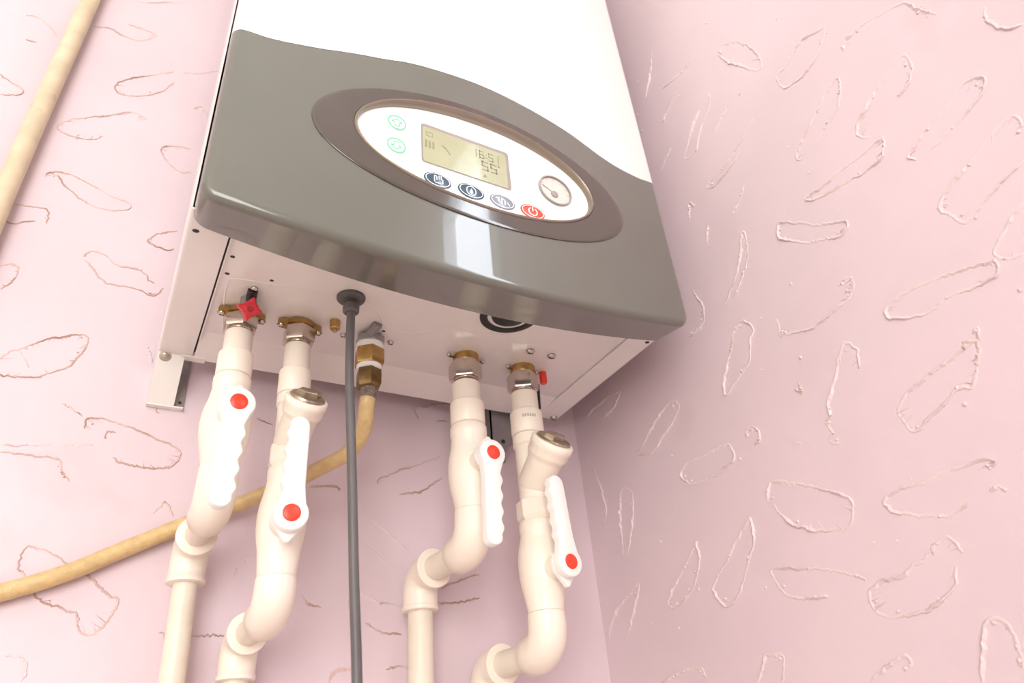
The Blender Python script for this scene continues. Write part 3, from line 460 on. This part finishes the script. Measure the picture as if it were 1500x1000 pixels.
def pr(name, material, poly, y, depth, bevel=0.0, parent=panel):
    return MB().prism(poly, (0, y, 0), EX, EZ, EN, depth, bevel).build(name, material, parent)
SX0, SX1, SZ0, SZ1 = 0.1540, 0.2360, 0.0735, 0.1190
pr('screen_frame', 'lcd_frame', rrect(SX0, SX1, SZ0, SZ1, 0.003), YP, 0.0003)
LX0, LX1, LZ0, LZ1 = SX0+0.0012, SX1-0.0032, SZ0+0.0010, SZ1-0.0038
o = pr('lcd_screen', 'lcd_olive', rrect(LX0, LX1, LZ0, LZ1, 0.0025), YP-0.0003, 0.0003); o['label'] = 'olive liquid crystal display reading 16:51 and 55 degrees'
YL = YP-0.0006
def seg_digit(m, d, x, z, w, h, t):
    S = {'0': 'abcdef', '1': 'bc', '5': 'acdfg', '6': 'acdefg'}[d]
    bx = {'a': (x, x+w, z+h-t, z+h), 'g': (x, x+w, z+h/2-t/2, z+h/2+t/2), 'd': (x, x+w, z, z+t), 'f': (x, x+t, z+h/2, z+h), 'e': (x, x+t, z, z+h/2), 'b': (x+w-t, x+w, z+h/2, z+h), 'c': (x+w-t, x+w, z, z+h/2)}
    for s in S:
        a, b, c, d_ = bx[s]; m.box((a, YL-0.00008, c), (b, YL+0.00005, d_))
m = MB()
for i, (d, x) in enumerate((('1', 0.2000), ('6', 0.2068), ('5', 0.2158), ('1', 0.2212))): seg_digit(m, d, x, 0.1005, 0.0046, 0.0092, 0.0010)
m.box((0.2132, YL-.00008, 0.1025), (0.2141, YL+.00005, 0.1036)); m.box((0.2132, YL-.00008, 0.1062), (0.2141, YL+.00005, 0.1073))
m.build('clock_digits', 'lcd_ink', panel)
m = MB(); seg_digit(m, '5', 0.2085, 0.0870, 0.0062, 0.0108, 0.0013); seg_digit(m, '5', 0.2168, 0.0870, 0.0062, 0.0108, 0.0013)
for a in range(4): m.box([(0.2245, YL-.00008, .0960), (0.2245, YL-.00008, .0975), (0.2245, YL-.00008, .0960), (0.2259, YL-.00008, .0960)][a], [(0.2264, YL+.00005, .0965), (0.2264, YL+.00005, .0980), (0.2250, YL+.00005, .0980), (0.2264, YL+.00005, .0980)][a])
m.build('temperature_digits', 'lcd_ink', panel)
m = MB()
for k in range(3): m.box((0.1572+k*0.0032, YL-.00008, 0.0915), (0.1590+k*0.0032, YL+.00005, 0.0998))
m.build('radiator_icon', 'lcd_ink', panel)
m = MB()
for a, b in (((0.1580, .1050), (0.1640, .1055)), ((0.1580, .1095), (0.1640, .1100)), ((0.1580, .1050), (0.1585, .1100)), ((0.1636, .1050), (0.1641, .1100)), ((0.1608, .1072), (0.1613, .1095))): m.box((a[0], YL-.00008, a[1]), (b[0], YL+.00005, b[1]))
m.build('clock_icon', 'lcd_ink', panel)
MB().prism([(0.1715, .0985), (0.1735, .1005), (0.1775, .0960), (0.1800, .0915), (0.1790, .0910), (0.1760, .0955)], (0, YL+.00005, 0), EX, EZ, EN, 0.00013).build('tap_icon', 'lcd_ink', panel)
MB().prism([(0.2090, .0790), (0.2110, .0830), (0.2130, .0790)], (0, YL+.00005, 0), EX, EZ, EN, 0.00013).build('flame_icon', 'lcd_ink', panel)
def ell(cx, cz, a, b, n=40): return [(cx+a*math.cos(2*math.pi*i/n), cz+b*math.sin(2*math.pi*i/n)) for i in range(n)]
def annulus(name, material, cx, cz, a, b, w, y, h, parent=panel):
    R = []
    for (aa, bb, d) in ((a, b, 0), (a, b, h), (a-w, b-w, h), (a-w, b-w, 0)):
        R.append([(cx+aa*math.cos(2*math.pi*j/40), y-d, cz+bb*math.sin(2*math.pi*j/40)) for j in range(40)])
    return MB().rings(R, cap=(False, False)).build(name, material, parent, angle=30)
# green arrows
for cx, cz, up in ((0.1330, 0.1080, 1), (0.1326, 0.0815, -1)):
    b_ = pr('arrow_button', 'print_white', ell(cx, cz, 0.0080, 0.0080), YP, 0.0006, 0.0002)
    annulus('button_ring', 'button_green', cx, cz, 0.0080, 0.0080, 0.0013, YP-0.0006, 0.0003)
    s = up
    A = [(0, .0046), (.0043, .0004), (.0020, .0004), (.0020, -.0040), (-.0020, -.0040), (-.0020, .0004), (-.0043, .0004)]
    A = [(cx+a, cz+b*s) for a, b in A]
    if s > 0: A.reverse()
    m = MB()
    for i in range(len(A)):
        p, q = V(A[i]), V(A[(i+1) % len(A)]); e = (q-p).normalized(); n = V((-e.y, e.x))*0.0004
        m.prism([p-n, q-n, q+n, p+n], (0, YP-0.0006, 0), EX, EZ, EN, 0.0003)
    m.build('arrow_icon', 'button_green', panel)
BT = [(0.1674, 0.0578, 'button_blue', 'mode_button'), (0.1967, 0.0575, 'button_blue', 'flame_button'), (0.2256, 0.0573, 'button_blue_sheen', 'tap_button'), (0.2545, 0.0565, 'button_red', 'power_button')]
for cx, cz, mt, nm in BT:
    pr(nm, mt, ell(cx, cz, 0.0118, 0.0078), YP, 0.0008, 0.0003)
    annulus('button_ring', 'print_white', cx, cz, 0.0106, 0.0068, 0.0007, YP-0.0008, 0.0002)
YB = YP-0.0008
def bars(name, segs, material='print_white', w=0.0004):
    m = MB()
    for (a, b, c, d) in segs:
        p, q = V((a, b)), V((c, d)); e = (q-p).normalized(); n = V((-e.y, e.x))*w
        m.prism([p-n-e*w, q-n+e*w, q+n+e*w, p+n-e*w], (0, YB, 0), EX, EZ, EN, 0.00025)
    return m.build(name, material, panel)
cx, cz = BT[0][:2]
bars('radiator_print', [(cx-.003, cz-.0035, cx-.003, cz+.0042), (cx-.003, cz-.0035, cx+.004, cz-.0035), (cx+.004, cz-.0035, cx+.004, cz+.001), (cx-.001, cz, cx-.001, cz+.004), (cx+.001, cz+.001, cx+.001, cz+.0045), (cx-.003, cz+.0042, cx-.001, cz+.004), (cx+.0028, cz+.001, cx+.0028, cz+.0045)])
cx, cz = BT[1][:2]
annulus('flame_print', 'print_white', cx, cz, 0.0046, 0.0052, 0.0008, YB, 0.00025)
pr('flame_core', 'print_white', [(cx-.0016, cz-.0018), (cx, cz-.0032), (cx+.0016, cz-.0018), (cx+.0004, cz+.0030), (cx-.0004, cz+.0014)], YB, 0.0002)
cx, cz = BT[2][:2]
bars('tap_print', [(cx-.006, cz+.002, cx-.002, cz+.0035), (cx-.002, cz+.0035, cx+.004, cz+.0005), (cx+.004, cz+.0005, cx+.006, cz-.003), (cx-.004, cz-.0015, cx-.004, cz+.002), (cx-.001, cz-.003, cx-.001, cz+.002), (cx+.002, cz-.003, cx+.002, cz+.001)], w=0.0006)
cx, cz = BT[3][:2]
m = MB(); R = []
N_ = 22
for i in range(N_+1):
    a = math.radians(120+300*i/N_); R.append([(cx+rr*math.cos(a), YB-dd, cz+rr*math.sin(a)) for rr, dd in ((.0046, 0), (.0046, .00025), (.0036, .00025), (.0036, 0))])
m.rings(R); m.box((cx-.0005, YB-.00025, cz+.0005), (cx+.0005, YB, cz+.0052)); m.build('power_print', 'print_white', panel)
# pressure gauge
gx, gz, gr = 0.2812, 0.0912, 0.0168
annulus('gauge_bezel', 'gauge_grey', gx, gz, gr, gr, 0.0012, YP, 0.0022)
pr('gauge_dial', 'gauge_face', ell(gx, gz, gr-.001, gr-.001), YP, 0.0003)
o = bars('gauge_needle', [(gx, gz-.004, gx-.0125, gz+.003)], 'gauge_grey', 0.0004)
pr('gauge_hub', 'gauge_grey', ell(gx-.001, gz-.0045, .0036, .0036, 20), YP-.0003, 0.0012, 0.0004)
m = MB()
for k in range(9):
    a = math.radians(215-250*k/8); e = V((math.cos(a), math.sin(a))); n = V((-e.y, e.x))*0.00025; c = V((gx, gz))
    p, q = c+e*(gr-.0042), c+e*(gr-.0024); m.prism([p-n, q-n, q+n, p+n], (0, YP-.0003, 0), EX, EZ, EN, 0.0001)
m.build('gauge_ticks', 'gauge_grey', panel)

# ------------------------------------------------------------------ connections under the boiler
YV = -0.088
def flange(x, r, ears, screws=True, rot=0.0, matn='brass'):
    # brass flange bolted to the bottom panel
    c, s = math.cos(rot), math.sin(rot); poly = []
    n = 40; e = ears
    for i in range(n):
        a = 2*math.pi*i/n; rr = r
        px, py = rr*math.cos(a), rr*math.sin(a)*0.98
        k = abs(math.cos(a))**6
        px += math.copysign(k*(e-r+0.003), math.cos(a)) if e else 0
        if e and abs(px) > r*0.92: py = math.copysign(min(abs(py), 0.0042), py)
        poly.append((px*c-py*s, px*s+py*c))
    poly.reverse()
    MB().prism(poly, (x, YV, 0.0008), (1, 0, 0), (0, 1, 0), (0, 0, -1), 0.0052, 0.0008).build('pipe_flange', matn, boiler, angle=35)
    MB().lathe([(r*0.96, 0.004), (r*0.96, 0.0075), (r*0.9, 0.008)], (x, YV, 0), (0, 0, -1), 32).build('flange_collar', matn, boiler)
    if screws:
        for q in (-1, 1): screw(x+q*e*c, YV+q*e*s, -0.0044, 0.0029, 'flange_screw')
flange(0.0558, 0.0105, 0.0160, True, 0.05)
flange(0.1035, 0.0105, 0.0160, True, 0.05)
def ear_ring(x, r, e, rot, matn):
    MB().lathe([(r, -0.001), (r, 0.0065), (r*0.95, 0.0075)], (x, YV, 0.0010), (0, 0, -1), 36).build('flange_collar', matn, boiler)
    c, s = math.cos(rot), math.sin(rot)
    for q in (-1, 1):
        p0 = V((x+q*c*r*0.8, YV+q*s*r*0.8, -0.0015)); p1 = V((x+q*c*e, YV+q*s*e, -0.0015))
        MB().tube([p0, p1], 0.0011, 8).build('retaining_clip', 'brass_dark', boiler)
        screw(p1.x, p1.y, 0.0005, 0.0024, 'clip_screw')
ear_ring(0.2620, 0.0125, 0.0180, 0.02, 'brass'); ear_ring(0.3245, 0.0125, 0.0165, 0.02, 'brass')
# filling tap with a red star knob beside the first connection
MB().lathe([(0.0066, -0.001), (0.0066, 0.007), (0.0058, 0.009), (0.0058, 0.014)], (0.0570, -0.1075, 0.0008), (0, 0, -1), 6).build('tap_body', 'zinc', boiler, angle=25)
MB().tube([(0.0578, -0.110, -0.004), (0.0572, -0.122, 0.0005)], 0.0040, 12).build('tap_neck', 'black_rubber_and_shade', boiler)
screw(0.0580, -0.1235, 0.0012, 0.0030, 'tap_screw')
kn = V((0.05, -0.86, -0.50)).normalized(); ku = V((1, 0.06, -0.12)); ku = (ku-kn*ku.dot(kn)).normalized(); kv = kn.cross(ku)
star = []
for i in range(32):
    a = 2*math.pi*i/32; k = max(0.0, math.cos(4*a))*0.5+0.5*(0.5+0.5*math.cos(4*a)); rr = 0.0066+0.0036*k**2.2; star.append((rr*math.cos(a), rr*math.sin(a)))
KC = V((0.0572, -0.1130, -0.0125))
m = MB(); m.prism(star, KC-kn*0.001, ku, kv, kn, 0.0085, 0.0012); knob = m.build('tap_knob', 'tap_red', boiler, angle=30); knob['label'] = 'red four-pointed tap knob'
MB().lathe([(0.0026, 0), (0.0026, 0.0004)], KC+kn*0.0074, kn, 14).build('knob_recess', 'tap_red_shaded', knob)  # flat disc, no real recess: its shade is painted as darker red
MB().tube([KC-kn*0.011, KC], 0.0034, 12).build('tap_spindle', 'brass', boiler)

def hexring(r, t): return (r, t)
def pipe_run(label, x, xl, s, zs, strainer, tilt, group='cream plastic valve pipes under the boiler'):
    """one drop from the boiler: nut, adapter, optional strainer, ball valve, two elbows, riser down the wall"""
    t = thing('water_pipe', label, 'pipe', group); t.location = (x, YV, 0)
    K = {}
    def mk(m, name, matn, parent=t, angle=40):
        # geometry is written in world coordinates; shift into the pipe's frame
        m.v = [(a-x, b-YV, c) for a, b, c in m.v]
        return m.build(name, matn, parent, angle)
    c = (x, YV, 0); dn = (0, 0, -1); rn = zs['rn']
    mk(MB().lathe([(rn*0.80, zs['n0']), (rn*0.96, zs['n0']+.0003), (rn, zs['n0']+.0018), (rn, zs['n1']-.0022), (rn*0.95, zs['n1']-.0004), (rn*0.82, zs['n1'])], c, dn, 6, hint=(1, .55, 0)), 'union_nut', 'chrome', angle=25)
    rt = zs['rt']
    mk(MB().lathe([(rt*0.86, zs['n1']-.001), (rt*0.86, zs['n1']+.0012), (rt*0.74, zs['n1']+.0016), (rt*0.74, zs['t0']+.002)], c, dn, 32), 'threaded_insert', 'chrome')
    rc = zs['rc']
    prof = [(rt*0.7, zs['t0']), (rt*0.94, zs['t0']), (rt, zs['t0']+.0008), (rt*1.0, zs['c0']-.0006), (rt*1.02, zs['c0']), (rc*0.985, zs['c0']+.0016), (rc, zs['c0']+.003), (rc, zs['c1']-.0012), (rc*0.96, zs['c1']), (rc*0.86, zs['c1']+.0006), (rc*0.86, zs['c1']+.003)]
    ad = mk(MB().lathe(prof, c, dn, 40), 'adapter_sleeve', 'ppr_cream')
    if zs.get('print'):
        m = MB()
        for k in range(6):
            a0 = math.radians(-135+k*8.5)
            m.add([(x+(rc+.0001)*math.cos(a0+da), YV+(rc+.0001)*math.sin(a0+da), -zs['c0']-zz) for da, zz in ((0, .0085), (math.radians(6.0), .0085), (math.radians(6.0), .0115), (0, .0115))], [(0, 1, 2, 3)])
        m.v = [(a-x, b-YV, cc) for a, b, cc in m.v]; m.build('size_print', 'faint_print', t)
    zv = zs['c1']
    if strainer:
        s0, s1 = zs['c1']+.001, zs['u0']
        rb = rc*0.92
        mk(MB().lathe([(rb*0.9, s0), (rb*1.06, s0+.001), (rb*1.06, s0+.009*s), (rb*0.95, s0+.0105*s), (rb*0.95, s1-.002), (rb, s1)], c, dn, 40), 'strainer_body', 'ppr_cream')
        ax = V((0.10, -0.72, 0.69)).normalized(); b0 = V((x, YV, -zs['b0'])); Lb = zs['lb']
        rB = rc*1.02; rC = rc*1.22
        mk(MB().lathe([(rB*0.9, 0), (rB, .004), (rB, Lb-.019*s), (rB*1.05, Lb-.0165*s), (rC*0.97, Lb-.014*s), (rC, Lb-.0125*s), (rC, Lb-.0075*s), (rC*1.05, Lb-.006*s), (rC*1.05, Lb-.0012), (rC*1.0, Lb), (rC*0.86, Lb), (rC*0.84, Lb-.002)], b0, ax, 44), 'strainer_branch', 'ppr_cream')
        cp = mk(MB().lathe([(rC*0.86, -.003), (rC*0.86, .0010), (rC*0.80, .0022), (rC*0.60, .0026)], b0+ax*Lb, ax, 40), 'strainer_plug', 'plug_brass')
        cp['label'] = 'brass strainer plug with hexagon head'
        mk(MB().lathe([(rC*0.62, .0020), (rC*0.62, .0056), (rC*0.56, .0064), (rC*0.20, .0058)], b0+ax*Lb, ax, 6, hint=(1, .2, 0), squash=0.62), 'plug_head', 'plug_brass', cp, 25)
        u0, u1 = zs['u0'], zs['u1']; ru = rc*1.10
        mk(MB().lathe([(ru*0.9, u0-.001), (ru, u0), (ru, u1-.003), (ru*0.94, u1-.0015), (ru*0.86, u1)], c, dn, 8, hint=(1, .3, 0)), 'union_collar', 'ppr_cream', angle=20)
        zv = u1-.001
    zb, rb, z9, rs = zs['zb'], zs['rb'], zs['z9'], zs['rs']
    prof = [(rc*0.84, zv), (rc*0.98, zv+.0015), (rc*1.05, zv+.003), (rc*1.05, zv+.010*s), (rc*1.0, zv+.0115*s)]
    hz = max(0.012, min(zb-(zv+.0115*s), rb*1.25))
    for k in range(1, 12):
        u = -1+2*k/12; r_ = rs+(rb-rs)*math.cos(u*math.pi/2)**0.7
        zz = zb+u*(hz if u < 0 else min(z9-.004-zb, hz*1.15)); prof.append((r_, zz))
    prof += [(rs, z9-.003), (rs, z9-.0006), (rs*0.95, z9)]
    vb = mk(MB().lathe(prof, c, dn, 44), 'valve_body', 'ppr_cream', angle=50)
    # stem, stop plate and lever
    a = zs['yaw']; n = V((math.sin(a), -math.cos(a), 0)); ex = V((math.cos(a), math.sin(a), 0)); p0 = V((x, YV, -zs['zp']))
    stem_r = 0.0102
    off = zs['po']
    up = zs['up']
    mk(MB().lathe([(stem_r*1.1, 0.006), (stem_r, off-.010), (stem_r*0.92, off-.004), (stem_r*0.92, off)], p0, n, 28), 'valve_stem', 'ppr_cream')
    th = tilt; ez = V((0, 0, 1)); es = (ez*math.cos(th)+ex*math.sin(th))*(1 if up else -1); et = n.cross(es)
    if (et.dot(ex) > 0) != (not up): et = -et           # scallops: right-hand side when hanging, left when raised
    flip = es.cross(et).dot(n) < 0
    def poly(P): return list(reversed(P)) if not flip else P
    hr = 0.0122
    # stop plate with pointed end opposite to the lever
    P = [(-0.0180, -.0012), (-0.0183, 0), (-0.0180, .0012)]
    for k in range(13):
        q = math.radians(135-270*k/12+0); P.append((hr*1.02*math.cos(q), hr*1.02*math.sin(q)))
    P = [(-0.0180, .0012)]+[(hr*1.02*math.cos(math.radians(140-280*k/14)), hr*1.02*math.sin(math.radians(140-280*k/14))) for k in range(15)]+[(-0.0180, -.0012)]
    mk(MB().prism(poly([(u, v) for u, v in P]), p0+n*(off-.0035), es, et, n, .0042, .0007), 'stop_plate', 'handle_white')
    HL = zs['hl']
    P = []
    for k in range(17):                                   # round head, from +t side backwards to -t side
        q = math.radians(52+256*k/16); P.append((hr*math.cos(q), hr*math.sin(q)))
    P += [(0.020, -0.0078), (HL*0.55, -0.0074), (HL-.007, -0.0070)]
    for k in range(9):
        q = math.radians(-90+180*k/8); P.append((HL-.007+.007*math.cos(q), .0004+0.0072*math.sin(q)))
    nb = 36
    for k in range(nb+1):
        u = HL-.008+(0.017-(HL-.008))*k/nb; w = 0.0080+0.0011*math.cos(2*math.pi*4*(k/nb)+math.pi); P.append((u, w))
    hd = mk(MB().prism(poly(list(reversed(P))), p0+n*off, es, et, n, .0085, .0014), 'valve_handle', 'handle_white', angle=45)
    rc_ = mk(MB().lathe([(0.0062, 0), (0.0062, .0007), (0.0052, .0013), (0.0024, .0017), (0.0001, .0018)], p0+n*(off+.0083), n, 28), 'handle_cap', 'cap_red', hd)
    rc_['label'] = 'round red handle cap'
    # upper elbow: turns from down to the wall
    re, ze = zs['re'], zs['ze']; YL_ = 0.010; bend = zs['bend']
    path = [(x, YV, -z9), (x, YV, -(ze-bend))]
    for k in range(1, 13):
        q = math.pi/2*k/12; path.append((x, YV+bend*(1-math.cos(q)), -(ze-bend+bend*math.sin(q))))
    d = V((xl-x, YL_-YV, 0)).normalized()
    pe = V(path[-1]); path.append(tuple(pe+d*0.010)); path.append(tuple(pe+d*0.0112))
    rad = [re*0.97]+[re]*(len(path)-3)+[re, re*0.93]
    mk(MB().tube(path, rad, 36), 'elbow', 'ppr_cream', angle=50)
    pa = V(path[-1]); pb = V((xl, YL_, -ze))
    mk(MB().tube([pa-d*0.004, pb-d*0.010], zs['rp'], 28), 'offset_pipe', 'ppr_pipe')
    # lower elbow: rim, bend, socket end
    r2 = re*0.98; b2 = zs['bend']*0.82; p1 = pb-d*(b2+.0125)
    path = [tuple(p1), tuple(p1+d*.0004), tuple(p1+d*0.0040), tuple(p1+d*0.0046), tuple(pb-d*b2)]
    rad = [r2*1.02, r2*1.10, r2*1.10, r2*0.99, r2]
    for k in range(1, 13):
        q = math.pi/2*k/12; pp = pb-d*b2+d*b2*math.sin(q); path.append((pp.x, pp.y, -ze-b2*(1-math.cos(q)))); rad.append(r2)
    ez_ = -ze-b2
    for dz, k in ((0.006, 1.0), (0.0112, 1.0), (0.0118, 1.05), (0.0150, 1.05), (0.0156, 0.96)): path.append((xl, YL_, ez_-dz)); rad.append(r2*k)
    mk(MB().tube(path, rad, 36), 'elbow', 'ppr_cream', angle=50)
    mk(MB().tube([(xl, YL_, ez_-.010), (xl+zs.get('lean', 0), YL_, -1.2)], zs['rp'], 28), 'riser_pipe', 'ppr_pipe')
    return t
A = dict(rn=.0140, n0=.0062, n1=.0186, rt=.0110, t0=.0210, c0=.0405, rc=.0135, c1=.0615, zb=.1045, rb=.0186, z9=.1395, rs=.0135, yaw=0.05, zp=0.1025, po=.031, up=False, hl=.078, re=.0142, ze=.1660, bend=.0185, rp=.0092, lean=.02)
pipe_run('leftmost cream plastic pipe with hanging white lever, below the red star knob', .0558, .0545, 1.0, A, False, 0.045)
B = dict(rn=.0138, n0=.0062, n1=.0206, rt=.0107, t0=.0230, c0=.0470, rc=.0130, c1=.0700, b0=.1160, lb=.0430, u0=.1160, u1=.1330, zb=.1740, rb=.0176, z9=.2150, rs=.0135, yaw=-0.05, zp=0.1805, po=.031, up=True, hl=.074, re=.0142, ze=.2370, bend=.0175, rp=.0096)
pipe_run('cream plastic pipe with brass-plugged strainer and raised lever, left of the grey cable', .1035, .1005, 0.95, B, True, 0.02)
Cc = dict(rn=.0158, n0=.0070, n1=.0255, rt=.0132, t0=.0290, c0=.0490, rc=.0158, c1=.0722, zb=.1165, rb=.0196, z9=.1520, rs=.0150, yaw=0.06, zp=0.1140, po=.031, up=False, hl=.078, re=.0160, ze=.1810, bend=.0200, rp=.0112)
pipe_run('cream plastic pipe with hanging lever, right of the grey cable', .2605, .2525, 1.1, Cc, False, 0.05)
D = dict(rn=.0155, n0=.0070, n1=.0255, rt=.0130, t0=.0280, c0=.0480, rc=.0156, c1=.0730, b0=.1240, lb=.0475, u0=.1385, u1=.1560, zb=.1950, rb=.0200, z9=.2330, rs=.0152, yaw=0.11, zp=0.2010, po=.031, up=True, hl=.074, re=.0160, ze=.2610, bend=.0190, rp=.0112)
D['print'] = True
pipe_run('rightmost cream plastic pipe with brass-plugged strainer and raised lever, nearest the wall corner', .3235, .3160, 1.1, D, True, -0.07)

# ------------------------------------------------------------------ gas hose
g = thing('gas_hose', 'tan reinforced gas hose running from the boiler to the left', 'hose')
gx_, gy_ = 0.1655, -0.0900
def gl(name, matn, prof, segs=6, z=0.0, ang=25, hint=(1, .4, 0)): return MB().lathe([(r, q) for r, q in prof], (gx_, gy_, z), (0, 0, -1), segs, hint=hint).build(name, matn, g, ang)
gl('grey_hex_adapter', 'zinc', [(.0115, -.0002), (.0132, .0012), (.0135, .0026), (.0135, .0080), (.0120, .0094)])
gl('sealing_tape', 'ptfe', [(.0110, .0085), (.0122, .0090), (.0122, .0140), (.0110, .0146)], 36)
gl('brass_hex_coupling', 'brass', [(.0112, .0140), (.0132, .0146), (.0136, .0165), (.0136, .0285), (.0128, .0305), (.0110, .0310)])
gl('sealing_tape', 'ptfe', [(.0095, .0302), (.0112, .0308), (.0112, .0350), (.0100, .0354)], 36)
gl('hose_nut', 'brass_dark', [(.0090, .0346), (.0110, .0350), (.0113, .0370), (.0113, .0490), (.0100, .0520), (.0078, .0530)])
gl('braided_ferrule', 'braid', [(.0070, .0520), (.0072, .0540), (.0070, .0620), (.0060, .0630)], 24)
hp = [(gx_, gy_, -.058), (0.1648, -0.0885, -0.0665), (0.1667, -0.0800, -0.0770), (0.1682, -0.0650, -0.0858), (0.1623, -0.0450, -0.0945), (0.1412, -0.0200, -0.1037), (0.1230, 0.0000, -0.1102), (0.0980, 0.0140, -0.1210), (0.0751, 0.0210, -0.1312), (0.0525, 0.0235, -0.1427), (0.0066, 0.0265, -0.1679), (-0.0268, 0.0265, -0.1871), (-0.0658, 0.0265, -0.2036), (-.1300, .0265, -.2250), (-.26, .0270, -.2330)]
MB().tube(bez(hp, 10), 0.0066, 22).build('hose', 'hose_tan', g, 60)
m = MB().box((0.1600, -0.1110, -0.0010), (0.1690, -0.1080, 0.0012)); m.tube([(0.1620, -0.1000, -.0030), (0.1650, -0.1130, 0.0010)], 0.0042, 10)
m.build('gas_test_point', 'bracket_grey', boiler, 30)

# ------------------------------------------------------------------ power cable
pc = thing('power_cable', 'dark grey mains cable hanging from a round grommet', 'cable')
MB().lathe([(0.0118, -0.0004), (0.0118, 0.0012), (0.0108, 0.0024), (0.0066, 0.0040)], (0.1320, -0.1395, 0.0016), (0, 0, -1), 40).build('grommet', 'cable_grey', pc)
MB().lathe([(0.0064, .003), (0.0064, .0055), (0.0052, .0058), (0.0052, .0070), (0.0064, .0073), (0.0068, .0100), (0.0066, .0145), (0.0050, .0160)], (0.1322, -0.1398, 0.0016), (0, 0, -1), 20).build('strain_relief', 'cable_grey', pc)
MB().tube(bez([(.1322, -.1400, -.010), (.1328, -.140, -.045), (.1340, -.140, -.0800), (.1390, -.140, -.156), (.1432, -.140, -.2270), (.1475, -.140, -.289), (.155, -.138, -.42), (.16, -.11, -.8), (.16, -.08, -1.3)], 10), 0.00345, 16).build('cable', 'cable_grey', pc, 60)

# ------------------------------------------------------------------ old pipe on the left
op = thing('wall_pipe', 'old yellowed pipe running up the wall at the top left', 'pipe')
MB().tube(bez([(-.160, .0235, -1.45), (-.156, .0235, -.3), (-.1535, .0235, .10), (-.1530, .0235, .18), (-.1510, .0235, .30), (-.1478, .0235, .46), (-.145, .0235, .7), (-.143, .0235, 1.149)], 8), 0.0092, 24).build('pipe_length', 'old_pipe', op, 60)
